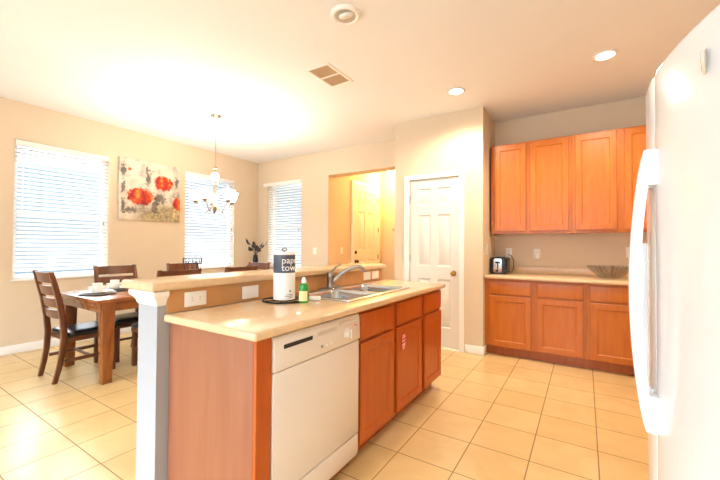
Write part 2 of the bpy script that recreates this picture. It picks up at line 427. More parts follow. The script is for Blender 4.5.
# windows: vinyl single-hung frame, glass, sill ; blinds hang as things of their own
def window(n, u0, u1, v0, v1, plane, face):
    """face 'x': wall plane x=plane, room on +x ; 'y': wall plane y=plane, room on -y"""
    if face == 'x': f = lambda u, v, w: (plane-w, u, v)
    else: f = lambda u, v, w: (u, plane+w, v)
    g = lambda mb: mb
    c = f((u0+u1)/2, v0, .1)
    r = structroot('window_%d' % n, c)
    vm = (v0+v1)/2-.02
    MB().holes(u0+.001, u1-.001, v0+.012, v1-.001, [(u0+.045, u1-.045, v0+.055, vm-.02), (u0+.045, u1-.045, vm+.02, v1-.045)], .10, .145, f).build('window_frame', TRIM, r, bevel=.003)
    MB().holes(u0+.045, u1-.045, v0+.055, v1-.045, [], .12, .124, f).build('glass', GLASS, r)
    def bx(a, b, c2, d, e, k): return MB().holes(a, b, c2, d, [], e, k, f)
    bx(u0-.012, u1+.012, v0-.012, v0+.008, -.02, .098).build('sill', TRIM, r, bevel=.004)
    return f
def blind(f, u0, u1, v0, v1, label, valance=0):
    c = f((u0+u1)/2, v1, .03)
    t = thing('window_blind', label, 'window blind', c, 'white slatted window blinds')
    MB().holes(u0+.004-valance, u1-.004, v1-.065, v1-.004, [], -.004 if not valance else -.02, .012 if valance else .05, f).build('headrail', TRIM, t, bevel=.004)
    mb = MB(); z = v1-.095; tilt = R(40); dpt = .050
    while z > v0+.06:
        ca, sa = math.cos(tilt)*dpt/2, math.sin(tilt)*dpt/2
        L = []
        for u in (u0+.004, u1-.004):
            L.append([f(u, z-sa, .031-ca), f(u, z+sa*.12+.0012, .031), f(u, z+sa, .031+ca), f(u, z+sa-.0022, .031+ca), f(u, z+sa*.12-.001, .031), f(u, z-sa-.0022, .031-ca)])
        mb.loft(L); z -= .0475
    mb.build('slats', SLAT, t, smooth=20)
    MB().holes(u0+.008, u1-.008, v0+.014, v0+.034, [], .012, .058, f).build('bottom_rail', TRIM, t, bevel=.004)
    for k in (.14, .5, .86):
        u = u0+(u1-u0)*k
        MB().cyl(f(u, v0+.03, .006), f(u, v1-.07, .006), .0012, n=6).build('ladder_cord', PLAST, t)
    MB().cyl(f(u0+.07, v1-.07, -.008), f(u0+.07, v1-.80, -.008), .0035, n=8).build('tilt_wand', PLAST, t)
    u = u1-.06
    cd = MB().cyl(f(u, v1-.07, -.006), f(u, v1-.88, -.006), .0014, n=6).build('pull_cord', PLAST, t)
    MB().lathe([(.002, 0), (.007, -.01), (.008, -.035), (.003, -.04)], f(u, v1-.88, -.006), 10).build('tassel', GREYP, cd)
f1 = window(1, *W1, XL, 'x'); f2 = window(2, *W2, XL, 'x'); f3 = window(3, *W3, YB, 'y')
blind(f1, *W1, 'white slatted blind in the large window left of the poppy painting')
blind(f2, *W2, 'white slatted blind behind the chandelier, right of the poppy painting')
blind(f3, *W3, 'white slatted blind with wide headrail, right of the room corner', .10)

# unseen window and patio door, added behind the camera to supply daylight
r = structroot('window_4', (0, YR-.1, W4[2]))
MB().holes(W4[0]+.002, W4[1]-.002, W4[2]+.002, W4[3]-.002, [(W4[0]+.05, -.02, W4[2]+.05, W4[3]-.05), (.02, W4[1]-.05, W4[2]+.05, W4[3]-.05)], YR-.12, YR-.06, FY).build('window_frame', TRIM, r, bevel=.003)
MB().holes(W4[0]+.05, W4[1]-.05, W4[2]+.05, W4[3]-.05, [], YR-.095, YR-.09, FY).build('glass', GLASS, r)
r = structroot('added_patio_door', (-2.9, YR-.1, 0))
MB().holes(PAT[0]+.002, PAT[1]-.002, .002, PAT[3]-.002, [(PAT[0]+.06, -2.93, .08, 2.08), (-2.87, PAT[1]-.06, .08, 2.08)], YR-.12, YR-.06, FY).build('added_patio_frame', TRIM, r, bevel=.004)
MB().holes(PAT[0]+.06, PAT[1]-.06, .08, 2.08, [], YR-.095, YR-.09, FY).build('added_patio_glass', GLASS, r)

# pantry door (door_1) with casing, and hall entry door (door_2)
def six_panel(W, H):
    a, g = .115*W/.63, .10*W/.63
    c = W/2
    xs = [(a*.9, c-g*.42), (c+g*.42, W-a*.9)]
    rows = [(.115*H, .40*H), (.475*H, .785*H), (.845*H, .945*H)]
    return [(x0, x1, z0, z1) for x0, x1 in xs for z0, z1 in rows]
r = structroot('door_1', (-1.55, YP+.04, 0))
W, H = PD[1]-PD[0]-.012, PD[3]-.02
MB(TR(PD[0]+.006, YP+.006, .012)).panel(W, H, .035, six_panel(W, H), .013, .012, .002, True).build('door_leaf', DOORW, r)
kn = MB(); kx, kz = -1.302, .905
kn.T = Matrix.Translation((kx, YP+.0055, kz)) @ Matrix.Rotation(R(90), 4, 'X')
kn.lathe([(.030, 0), (.030, .005), (.012, .008), (.010, .03), (.022, .036), (.028, .048), (.024, .060), (.008, .065)], n=20)
kn.build('door_knob', BRASS, r)
for z in (.25, 1.07, 1.81): MB().cyl((PD[0]+.003, YP-.004, z-.045), (PD[0]+.003, YP-.004, z+.045), .008, n=10).build('hinge', NICKEL, r)
tr = MB().holes(PD[0]-.072, PD[1]+.055, .001, PD[3]+.055, [(PD[0], PD[1], 0, PD[3])], YP-.018, YP-.001, FY)
struct('trim_1', TRIM, tr, bevel=.005)

r = structroot('door_2', (XH+.03, 5.87, 0))
D0, D1, DH = 5.42, 6.335, 2.385
W = D1-D0
MB(TR(XH+.022, D0, .01, 90)).panel(W, DH-.01, .02, six_panel(W, DH-.01), .013, .012, .002, True).build('door_leaf', DOORW, r)
for z in (.3, 1.0, 1.55, 2.15): MB().cyl((XH+.026, D1-.002, z-.05), (XH+.026, D1-.002, z+.05), .008, n=10).build('hinge', BRONZE, r)
db = MB(Matrix.Translation((XH+.023, D0+.07, 1.10)) @ Matrix.Rotation(R(90), 4, 'Y')); db.lathe([(.032, 0), (.032, .008), (.026, .012), (.012, .02), (.010, .03)], n=18); db.build('deadbolt', BRONZE, r)
hd = MB(Matrix.Translation((XH+.023, D0+.07, .93)) @ Matrix.Rotation(R(90), 4, 'Y')); hd.lathe([(.032, 0), (.032, .006), (.012, .01), (.012, .03), (.027, .037), (.030, .05), (.022, .062)], n=18); hd.build('door_knob', BRONZE, r)
tr = MB().holes(D0-.055, D1+.055, .001, DH+.055, [(D0, D1, 0, DH)], XH+.001, XH+.03, FX)
struct('trim_2', TRIM, tr, bevel=.004)

# half wall of the island, its cap moulding
HX0, HX1, HY0, HY1 = -1.825, -1.656, .865, 2.962
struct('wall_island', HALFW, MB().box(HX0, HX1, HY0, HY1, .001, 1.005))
mb = MB()
lv = [(.001, .936), (.007, .945), (.010, .958), (.020, .972), (.030, .982), (.032, .990), (.032, 1.005)]
def ringl(x0, x1, y0, y1): return [[(x0-d, y0-d, z), (x1+d, y0-d, z), (x1+d, y1, z), (x0-d, y1, z)] for d, z in lv]
mb.loft(ringl(HX0, HX1, HY0, .903), cap=False)
mb2 = [[(HX0-d, .903, z), (HX0-.0005, .903, z), (HX0-.0005, HY1, z), (HX0-d, HY1, z)] for d, z in lv]
mb.loft(mb2, cap=True)
struct('trim_3', TRIM, mb, merge=True)

# ------------------------------------------------------------------ wall plates
def plate(label, c, face, kind='outlet', horiz=False, group=None, w=.072, h=.116):
    """c = centre on the wall surface; face gives the normal"""
    if horiz: w, h = h, w
    rot = {'+x': 90, '-y': 0, '-x': -90, '+y': 180}[face]
    T = Matrix.Translation(c) @ Matrix.Rotation(R(rot), 4, 'Z')
    nm = {'outlet': 'wall_outlet', 'switch': 'light_switch', 'blank': 'wall_plate'}[kind]
    t = thing(nm, label, 'outlet' if kind == 'outlet' else 'switch' if kind == 'switch' else 'plate', c, group)
    MB(T).box(-w/2, w/2, -.0065, -.0005, -h/2, h/2).build('cover_plate', PLAST, t, bevel=.002)
    if kind == 'outlet':
        for s in (-1, 1):
            ox, oz = (s*.021, 0) if horiz else (0, s*.021)
            sk = MB(T).box(ox-.014, ox+.014, -.0085, -.0066, oz-.014, oz+.014).build('socket', PLAST, t, bevel=.001)
            m = MB(T)
            for k in (-1, 1):
                if horiz: m.box(ox-.004, ox+.004, -.0092, -.0086, oz+k*.0055-.001, oz+k*.0055+.001)
                else: m.box(ox+k*.0055-.001, ox+k*.0055+.001, -.0092, -.0086, oz-.004, oz+.004)
            m.build('slots', DARKGAP, sk)
    elif kind == 'switch':
        MB(T).box(-.016, .016, -.010, -.0066, -.033, .033).build('rocker', PLAST, t, bevel=.002)
    else:
        MB(T).box(-.034, .034, -.0085, -.0066, -.017, .017).build('insert', PLAST, t, bevel=.002)
    return t
SPX = -1.645
plate('white double-socket outlet at the near end of the island backsplash', (SPX, 1.045, .952), '+x', 'outlet', True)
plate('blank white wall plate on the island backsplash left of the paper towels', (SPX, 1.388, .948), '+x', 'blank', True)
plate('white wall plate beyond the faucet, the nearer of the pair', (SPX, 2.69, .953), '+x', 'switch', True)
plate('white wall plate at the far end of the island backsplash', (SPX, 2.838, .953), '+x', 'switch', True)
plate('white light switch on the wall between window and hallway', (-3.90, YB, 1.13), '-y', 'switch')
plate('white light switch on the hallway wall beside the front door', (XH, 5.07, 1.135), '+x', 'switch')
plate('white outlet on the kitchen wall just above the toaster', (-.80, YK, 1.145), '-y', 'outlet')
pl = plate('white outlet with a plug-in air freshener on the kitchen wall', (-.483, YK, 1.14), '-y', 'outlet')
fr = MB(); fr.box(-.50, -.462, YK-.055, YK-.0105, 1.075, 1.135)
rootmesh('air_freshener', PLAST, (-.483, YK-.01, 1.08), fr, 'white plug-in air freshener in the outlet above the counter', 'air freshener', bevel=.010, seg=3)
plate('white outlet on the kitchen wall above the glass bowl', (.41, YK, 1.17), '-y', 'outlet')
plate('white light switch on the side wall beside the upper cabinets', (XP, 4.28, 1.19), '+x', 'switch')

# ------------------------------------------------------------------ cabinets
def drawer_front(T, W, H, m, parent, name='drawer'):
    mb = MB(T); rc = lambda d, y: [(d,y,d),(W-d,y,d),(W-d,y,H-d),(d,y,H-d)]
    mb.loft([rc(0, .019), rc(0, .006), rc(.004, .001), rc(.008, 0)])
    return mb.build(name, m, parent)
def cab_door(T, W, H, m, parent):
    return MB(T).panel(W, H, .020, [(.056, W-.056, .056, H-.056)], .008, .010, .003).build('door', m, parent)
def base_cab(name, label, T, W, D, H, bays, m, hollow=False, ztoe=.105):
    """local: x along the front 0..W, front face y=0 (facing -y), depth +y"""
    o = T @ Vector((W/2, D/2, 0))
    t = thing(name, label, 'cabinet', o)
    b = MB(T)
    b.box(0, .018, .019, D, ztoe, H).box(W-.018, W, .019, D, ztoe, H).box(.018, W-.018, .019, D, ztoe, ztoe+.018).box(.018, W-.018, D-.012, D, ztoe+.018, H)
    b.build('carcass', m, t)
    hs = []
    for (x0, x1) in bays: hs += [(x0+.012, x1-.012, ztoe+.05, .665), (x0+.012, x1-.012, .705, H-.035)]
    MB(T).holes(0, W, ztoe, H, hs, 0, .0188, FY).build('face_frame', m, t, bevel=.001, seg=1)
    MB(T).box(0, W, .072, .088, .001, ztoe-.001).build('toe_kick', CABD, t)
    for (x0, x1) in bays:
        drawer_front(T @ Matrix.Translation((x0, -.0195, .690)), x1-x0, H-.022-.690, m, t)
        cab_door(T @ Matrix.Translation((x0, -.0205, ztoe+.008)), x1-x0, .672-ztoe-.008, m, t)
    return t
HC = .861
# island: front at x=-1.07 (doors reach -1.05), facing +x
TI = lambda y0: TR(-1.0705, y0, 0, 90)
base_cab('sink_cabinet', 'orange maple sink cabinet with two doors between dishwasher and end cabinet', TI(1.640), .918, .566, HC, [(.022, .425), (.476, .893)], CABI)
base_cab('end_cabinet', 'narrow orange maple cabinet at the far end of the island', TI(2.560), .415, .566, HC, [(.030, .400)], CABI)
t = thing('island_side_panel', 'tan veneer end panel of the island left of the dishwasher', 'cabinet panel', (-1.35, .93, 0))
MB().box(-1.650, -1.068, .920, .938, .001, HC).build('veneer_panel', VENEER, t, bevel=.0015, seg=1)
MB().box(-1.0675, -1.050, .920, .996, .001, HC).build('filler_strip', CABI, t, bevel=.0015, seg=1)
# sticker on the second door
t = thing('door_sticker', 'small red and white sticker on the middle island cabinet door', 'sticker', (-1.0495, 2.205, .56))
sT = Matrix.Translation((-1.0498, 2.205, .565)) @ Matrix.Rotation(R(90), 4, 'Z')
def ell(cx, cz, rx, rz, y0, y1, mb, n=22): mb.loft([[(cx+rx*math.cos(2*math.pi*j/n), y, cz+rz*math.sin(2*math.pi*j/n)) for j in range(n)] for y in (y0, y1)])
mb = MB(sT); ell(0, .026, .034, .030, -.0022, -.0006, mb); ell(0, -.022, .032, .030, -.0020, -.0006, mb); mb.build('red_backing', RED, t)
mb = MB(sT)
for z, w in ((.045, .018), (.032, .024), (.010, .026), (-.014, .026), (-.026, .022), (-.042, .016)):
    mb.add([(-w, -.0028, z-.006), (w, -.0028, z), (w, -.0028, z+.005), (-w, -.0028, z-.001)], [(0, 1, 2, 3)])
mb.build('white_marks', PAPER, t)

# dishwasher
t = thing('dishwasher', 'white built-in dishwasher with dial at the near end of the island', 'dishwasher', (-1.35, 1.316, 0))
DY0, DY1 = 1.002, 1.632
MB().box(-1.62, -1.075, DY0+.004, DY1-.004, .09, .852).build('tub', GREYP, t)
MB().box(-1.074, -1.045, DY0, DY1, .205, .706).build('door_panel', BISQ, t, bevel=.005)
cp = MB(); prof = [(-1.074, .710), (-1.043, .710), (-1.038, .722), (-1.043, .835), (-1.050, .851), (-1.074, .851)]
cp.loft([[(x, y, z) for x, z in prof] for y in (DY0, DY1)]); cp = cp.build('control_panel', BISQ, t, bevel=.003)
MB().box(-1.0425, -1.0395, 1.055, 1.235, .795, .812).build('vent_slot', DARKGAP, cp)
MB().box(-1.0425, -1.0393, 1.275, 1.42, .800, .818).build('badge', mat('badge_grey', 'C9BCAB', .4), cp)
MB().box(-1.0425, -1.0395, 1.44, 1.60, .815, .832).build('vent_strip', mat('strip_grey', 'D2C6B6', .4), cp)
kT = Matrix.Translation((-1.0405, 1.515, .765)) @ Matrix.Rotation(R(90), 4, 'Y')
k = MB(kT).lathe([(.032, 0), (.032, .005), (.025, .007), (.022, .020), (.019, .022)], n=28); kb = k.build('dial', BISQ, cp)
MB(kT).box(-.022, .022, -.004, .004, .0222, .028).build('dial_grip', BISQ, kb, bevel=.001)
for yy in (1.30, 1.335, 1.37): MB(Matrix.Translation((-1.0400, yy, .748+.0*yy)) @ Matrix.Rotation(R(90), 4, 'Y')).lathe([(.007, 0), (.007, .004), (.005, .005)], n=12).build('button', PLAST if yy > 1.31 else GREYP, cp)
MB().box(-1.0410, -1.0388, 1.578, 1.598, .793, .800).build('indicator', RED, cp)
MB().box(-1.074, -1.048, DY0, DY1, .085, .197).build('lower_panel', BISQ, t, bevel=.003)
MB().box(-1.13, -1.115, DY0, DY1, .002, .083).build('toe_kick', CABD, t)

# island countertop with the sink cut-out, splash strip, bar top
SK = (-1.628, -1.135, 1.668, 2.512)
mb = MB().holes(-1.655+.012, -1.018, .885, 2.985, [(SK[0]+.03, SK[1]-.03, SK[2]+.03, SK[3]-.03)], .8625, .898, FZ)
rootmesh('island_countertop', LAM, (-1.33, 1.93, .8625), mb, 'beige laminate worktop with the sink set in it, on the kitchen island', 'countertop', bevel=.011, seg=3)
rootmesh('island_backsplash', LAMW, (SPX-.004, 1.93, .9), MB().box(HX1+.001, SPX-.001, .905, 2.958, .8985, 1.0045), 'tan laminate strip rising between island worktop and bar top', 'backsplash', bevel=.001, seg=1)
rootmesh('bar_top', LAM, (-1.765, 1.9, 1.006), MB().box(-1.912, -1.618, .82, 3.0, 1.0062, 1.05), 'raised beige laminate bar top along the island half wall', 'countertop', bevel=.013, seg=3)

# kitchen back run
KF = 4.1805
base_cab('base_cabinet', 'orange maple base cabinet with two doors under the toaster', TR(XP+.002, KF, 0), .978, YK-KF-.003, HC, [(.055, .478), (.535, .950)], CAB)
base_cab('base_cabinet', 'orange maple base cabinet under the glass bowl, partly behind the refrigerator', TR(.014, KF, 0), .98, YK-KF-.003, HC, [(.029, .445), (.505, .92)], CAB)
rootmesh('wall_countertop', LAM, (0, 4.43, .8625), MB().box(XP+.002, XR-.002, 4.135, YK-.002, .8625, .898), 'beige laminate worktop along the kitchen wall under the upper cabinets', 'countertop', bevel=.011, seg=3)
rootmesh('wall_backsplash', LAM, (0, YK-.01, .899), MB().box(XP+.002, XR-.002, YK-.016, YK-.001, .8985, .99), 'low beige backsplash strip at the back of the wall worktop', 'backsplash', bevel=.004)
def upper_cab(label, x0, x1, bays):
    yf, z0, z1 = 4.394, 1.372, 2.425
    t = thing('upper_cabinet', label, 'cabinet', ((x0+x1)/2, 4.55, z0))
    MB().box(x0, x0+.018, yf+.019, YK-.002, z0, z1).box(x1-.018, x1, yf+.019, YK-.002, z0, z1).box(x0+.018, x1-.018, yf+.019, YK-.002, z0+.012, z0+.03).box(x0+.018, x1-.018, yf+.019, YK-.002, z1-.018, z1).box(x0+.018, x1-.018, YK-.014, YK-.002, z0+.03, z1-.018).build('carcass', CAB, t)
    MB().holes(x0, x1, z0, z1, [(a+.014, b-.014, z0+.05, z1-.04) for a, b in bays], yf, yf+.0188, FY).build('face_frame', CAB, t, bevel=.001, seg=1)
    for a, b in bays: cab_door(TR(a, yf-.0205, z0+.032), b-a, z1-z0-.050, CAB, t)
upper_cab('orange maple upper cabinet with two tall doors, above the toaster', XP+.025, -.113, [(-.899, -.561), (-.519, -.142)])
upper_cab('orange maple upper cabinet with two tall doors, above the glass bowl', -.111, .742, [(-.082, .278), (.339, .705)])

# ------------------------------------------------------------------ sink and faucet
t = thing('kitchen_sink', 'stainless double-basin sink set into the island worktop', 'sink', (-1.38, 2.09, .9))
zt = .9005
B1 = (-1.545, -1.175, 1.705, 2.070); B2 = (-1.545, -1.175, 2.110, 2.475)
rim = MB().holes(SK[0], SK[1], SK[2], SK[3], [B1, B2], zt-.002, zt+.0035, FZ).build('rim', STEEL, t, bevel=.0015)
def rrect(x0, x1, y0, y1, r, z, n=6):
    pts = []
    for cx, cy, a0 in ((x1-r, y1-r, 0), (x0+r, y1-r, 90), (x0+r, y0+r, 180), (x1-r, y0+r, 270)):
        for i in range(n+1):
            a = R(a0+90*i/n); pts.append((cx+r*math.cos(a), cy+r*math.sin(a), z))
    return pts
for B in (B1, B2):
    lv2 = [(-.004, .012, zt+.004), (0.0, .03, zt+.001), (.006, .05, zt-.02), (.012, .055, zt-.14), (.03, .06, zt-.17), (.06, .06, zt-.178)]
    inn = [rrect(B[0]+d, B[1]-d, B[2]+d, B[3]-d, rr, z) for d, rr, z in lv2]
    mb = MB().loft(inn, cap=False)
    n = len(inn[-1]); mb.add(inn[-1], [tuple(range(n))])
    ba = mb.build('basin', STEEL, t, smooth=50)
    cx, cy = (B[0]+B[1])/2, (B[2]+B[3])/2
    MB().lathe([(.042, zt-.1775), (.040, zt-.174), (.028, zt-.176), (.012, zt-.176)], (cx, cy, 0), 20).build('drain', CHROME, ba)
FXc, FYc = -1.588, 2.085
t = thing('faucet', 'chrome single-lever kitchen faucet behind the sink', 'faucet', (FXc, FYc, zt+.004))
z0 = zt+.0045
mb = MB(); mb.loft([rrect(FXc-.028, FXc+.028, FYc-.125, FYc+.125, .026, z) for z in (z0, z0+.006)] + [rrect(FXc-.022, FXc+.022, FYc-.118, FYc+.118, .020, z0+.010)])
mb.build('base_plate', NICKEL, t)
MB().lathe([(.031, z0+.010), (.030, z0+.03), (.027, z0+.075), (.029, z0+.080), (.029, z0+.108), (.023, z0+.120), (.008, z0+.126)], (FXc, FYc, 0), 20).build('body', NICKEL, t)
sp = []
dx, dy = .20, .11
for i in range(15):
    a = i/14
    sp.append((FXc+.015+dx*a, FYc+.01+dy*a, z0+.05+.115*math.sin(a*math.pi*.56)**.85 - .012*max(0, a-.85)/.15))
MB().tube(sp, [.0175-.005*i/14 for i in range(15)], 12).build('spout', NICKEL, t)
MB().cyl(Vector(sp[-1])+Vector((-.004, -.002, 0)), Vector(sp[-1])+Vector((.003, .002, -.028)), .013, .011, 14).build('spout_head', GREYP, t)
MB().tube([(FXc, FYc, z0+.118), (FXc+.012, FYc+.030, z0+.146), (FXc+.022, FYc+.062, z0+.168), (FXc+.028, FYc+.085, z0+.176)], [.011, .009, .008, .007], 10).build('lever', NICKEL, t)

# ------------------------------------------------------------------ small things on the island
zc = .8985
tx, ty = -1.478, 1.495
t = thing('towel_holder', 'black wire paper towel holder standing on the island worktop', 'towel holder', (tx, ty, zc))
ring = [(tx+.122*math.cos(2*math.pi*i/40), ty+.122*math.sin(2*math.pi*i/40), zc+.005) for i in range(40)]
MB().tube(ring, .0045, 8, closed=True).build('base_ring', WIRE, t)
mb = MB()
for a in (0, 60, 120): c, s = math.cos(R(a)), math.sin(R(a)); mb.cyl((tx-.12*c, ty-.12*s, zc+.004), (tx+.12*c, ty+.12*s, zc+.004), .003, n=8)
mb.build('base_spokes', WIRE, t)
MB().cyl((tx, ty, zc+.005), (tx, ty, zc+.291), .004, n=10).build('rod', WIRE, t)
lp = [(tx+  .012*math.cos(2*math.pi*i/24), ty+.007*math.cos(2*math.pi*i/24), zc+.298+.008*math.sin(2*math.pi*i/24)) for i in range(24)]
MB().tube(lp, .0028, 8, closed=True).build('rod_loop', WIRE, t)
t = thing('paper_towel_roll', 'paper towel roll with dark printed wrapper on the wire holder', 'paper towels', (tx, ty, zc+.010))
RR = .062
MB().lathe([(.018, .010), (RR-.003, .010), (RR, .013), (RR, .281), (RR-.006, .285), (.018, .285)], (tx, ty, zc), 40, cap=False).build('roll', PAPER, t)
MB().lathe([(.0175, .0105), (.0175, .2845)], (tx, ty, zc), 20, cap=False).build('cardboard_core', mat('cardboard', 'B89868', .8), t)
band = MB().lathe([(RR+.0006, .165), (RR+.0006, .268)], (tx, ty, zc), 40, cap=False).build('printed_band', SLATE, t)
cam_a = math.atan2(-ty, -tx)
def bent_text(body, size, zc_, a0, rad, m, parent, name):
    vs, fs = text_mesh(body, size)
    mb = MB(); P = []
    for p in vs:
        a = a0 + p.x/rad
        P.append((tx+(rad+p.z)*math.cos(a), ty+(rad+p.z)*math.sin(a), zc_+p.y))
    mb.add(P, fs); return mb.build(name, m, parent, merge=False)
bent_text('paper', .054, zc+.236, cam_a+.72, RR+.0014, PAPER, band, 'lettering')
bent_text('towel', .054, zc+.194, cam_a+.72, RR+.0014, PAPER, band, 'lettering')
em = MB()
for (a, z, w, h) in ((.55, .062, .16, .014), ):
    P = []; n = 16
    for j in range(n): q = 2*math.pi*j/n; aa = cam_a+a+.09*math.cos(q); P.append((tx+(RR+.001)*math.cos(aa), ty+(RR+.001)*math.sin(aa), zc+z+.006*math.sin(q)))
    em.add(P, [tuple(range(n))])
for z, wa, wb in ((.040, .2, .85), (.031, .1, .85), (.022, .3, .8)):
    n = 8; P = [(tx+(RR+.001)*math.cos(cam_a+wa+(wb-wa)*j/n), ty+(RR+.001)*math.sin(cam_a+wa+(wb-wa)*j/n), zc+z+e) for e in (0, .0035) for j in range(n+1)]
    em.add(P, [(j, j+1, j+n+2, j+n+1) for j in range(n)])
em.build('small_print', GREYP, t)
bx_, by_ = -1.340, 1.510
t = thing('soap_bottle', 'green dish soap bottle with white cap beside the paper towels', 'bottle', (bx_, by_, zc))
def oval(r1, r2, z, a=cam_a+math.pi/2, n=24): return [(bx_+r1*math.cos(2*math.pi*j/n)*math.cos(a)-r2*math.sin(2*math.pi*j/n)*math.sin(a), by_+r1*math.cos(2*math.pi*j/n)*math.sin(a)+r2*math.sin(2*math.pi*j/n)*math.cos(a), zc+z) for j in range(n)]
MB().loft([oval(.024, .015, .0005), oval(.027, .018, .005), oval(.026, .018, .06), oval(.027, .018, .085), oval(.022, .016, .100), oval(.012, .012, .110)]).build('bottle_body', GREEN, t)
MB().loft([oval(.013, .013, .1102), oval(.013, .013, .128), oval(.010, .010, .131), oval(.008, .008, .142)]).build('cap', PAPER, t)
lab = MB(); L = []
for z in (.010, .066): L.append([p for j, p in enumerate(oval(.0272, .0187, z)) if 9 <= j <= 21])
n = len(L[0]); lab.add(L[0]+L[1], [(j, j+1, j+n+1, j+n) for j in range(n-1)]); lab.build('label_front', YELL, t)
sp_ = MB(TR(-1.345, 1.615, zc, 40)); sp_.box(-.035, .035, -.03, .03, .0005, .022)
rootmesh('sponge', mat('white_sponge', 'F4F0EA', .9, bump=.4, bscale=120), (-1.345, 1.615, zc), sp_, 'white sponge lying between soap bottle and sink', 'sponge', bevel=.008, seg=3)

# ------------------------------------------------------------------ toaster and bowl on the wall worktop
tT = TR(-.868, 4.515, zc)
t = thing('toaster', 'black toaster with chrome end on the wall worktop', 'toaster', (-.868, 4.515, zc))
def rr2(w, h, z0_, y, r=.03, n=5):
    pts = []
    for cx, cz, a0, q in ((w/2-r, z0_+h-r, 0, r), (-w/2+r, z0_+h-r, 90, r), (-w/2+.008, z0_+.008, 180, .008), (w/2-.008, z0_+.008, 270, .008)):
        for i in range(n+1): a = R(a0+90*i/n); pts.append((cx+q*math.cos(a), y, cz+q*math.sin(a)))
    return pts
MB(tT).loft([rr2(.168, .176, .014, -.125), rr2(.182, .186, .010, -.115), rr2(.182, .186, .010, .135), rr2(.168, .176, .014, .145)]).build('shell', BLACK, t, smooth=40)
MB(tT).loft([rr2(.092, .165, .018, -.132, .02), rr2(.098, .170, .016, -.1255, .02)]).build('chrome_panel', CHROME, t)
MB(tT).box(-.006, .006, -.136, -.1325, .06, .150).build('lever_slot', BLACK, t)
MB(tT).box(-.025, .025, -.158, -.1365, .128, .145).build('lever', BLACK, t, bevel=.003)
MB(tT @ Matrix.Translation((0, -.1325, .042)) @ Matrix.Rotation(R(90), 4, 'X')).lathe([(.016, 0), (.016, .012), (.012, .015)], n=16).build('browning_knob', BLACK, t)
for s in (-1, 1): MB(tT).box(s*.035-.014, s*.035+.014, -.09, .11, .1965, .198).build('bread_slot', DARKGAP, t)
for sx in (-1, 1):
    for sy in (-1, 1): MB(tT).cyl((sx*.07, .01+sy*.1, .0005), (sx*.07, .01+sy*.1, .0098), .010, n=10).build('foot', BLACK, t)
MB().tube([(-.776, 4.55, zc+.03), (-.745, 4.56, zc+.015), (-.725, 4.60, zc+.06), (-.735, 4.66, zc+.16), (-.77, 4.695, zc+.215), (-.80, 4.703, zc+.226)], .004, 8).build('power_cord', BLACK, t)
t = thing('glass_bowl', 'flared cut-glass bowl on the wall worktop next to the refrigerator', 'bowl', (.215, 4.42, zc))
mb = MB(); n = 48; lo = []
for r_, z, am in ((.075, .002, 0), (.085, .006, 0), (.082, .016, .0), (.105, .03, .004), (.150, .075, .006), (.198, .132, .007), (.192, .132, .006), (.145, .078, .004), (.098, .034, .002), (.055, .022, 0)):
    lo.append([(.215+(r_+am*(1 if j % 2 else -1))*math.cos(2*math.pi*j/n), 4.42+(r_+am*(1 if j % 2 else -1))*math.sin(2*math.pi*j/n), zc+z) for j in range(n)])
mb.loft(lo).build('bowl_body', CRYST, t, smooth=10)

# ------------------------------------------------------------------ refrigerator
RY0, RY1, RYM = .86, 1.76, 1.32
t = thing('refrigerator', 'white side-by-side refrigerator at the right, with long curved handle', 'refrigerator', (.6, 1.38, 0))
MB().box(.318, .985, RY0+.004, RY1-.004, .012, 1.715).build('cabinet_body', WHITEP, t, bevel=.006)
MB().box(.335, .36, RY0+.02, RY1-.02, .001, .0118).build('foot_grille', GREYP, t)
bow = lambda y: .168+.45*(y-1.38)**2
def fdoor(y0, y1, name):
    n = 16; ys = [y0+(y1-y0)*i/n for i in range(n+1)]
    pl = [(bow(y), y) for y in ys]
    r = .012
    pl[0] = (bow(y0)+r, y0); pl.insert(1, (bow(y0)+r*.3, y0+r*.3)); pl[-1] = (bow(y1)+r, y1); pl.insert(-1, (bow(y1)+r*.3, y1-r*.3))
    pl += [(.314, y1), (.314, y0)]
    def off(d, z): # inset outline for soft top and bottom edges
        return [(min(x+d, .314), min(max(y, y0+d*.5), y1-d*.5), z) for x, y in pl]
    mb = MB(); mb.loft([off(.010, .10), off(.002, .104), off(0, .112), off(0, 1.712), off(.002, 1.720), off(.006, 1.725), off(.014, 1.728)])
    return mb.build(name, WHITEP, t, smooth=40)
near = fdoor(RY0, RYM-.002, 'door'); far = fdoor(RYM+.002, RY1, 'door')
def handle(yc, parent, out=0.0):
    secw = .016
    zt_, zb_ = 1.497, .705
    mb = MB(); loops = []; n = 26
    for i in range(n+1):
        a = i/n; z = zb_+(zt_-zb_)*a
        bul = math.sin(math.pi*a)**.75
        xo = .143-out-.0355*bul
        th = .026
        loops.append([(xo, yc-secw*.6, z), (xo, yc+secw*.6, z), (xo+.005, yc+secw, z), (xo+th, yc+secw, z), (xo+th, yc-secw, z), (xo+.005, yc-secw, z)])
    mb.loft(loops)
    h = mb.build('handle', WHITEP, parent, smooth=30)
    d = bow(yc)
    for za, zb in ((zt_-.10, zt_-.002), (zb_+.002, zb_+.10)):
        P = []
        for k in range(7):
            z = za+(zb-za)*k/6; bul = math.sin(math.pi*(z-zb_)/(zt_-zb_))**.75
            P.append((.143-out-.0355*bul+.013, z))
        P += [(d+.006, zb), (d+.006, za)]
        MB().loft([[(x, y, z) for x, z in P] for y in (yc-secw+.001, yc+secw-.001)]).build('handle_mount', WHITEP, h)
handle(1.282, near); handle(1.356, far, -.0075)
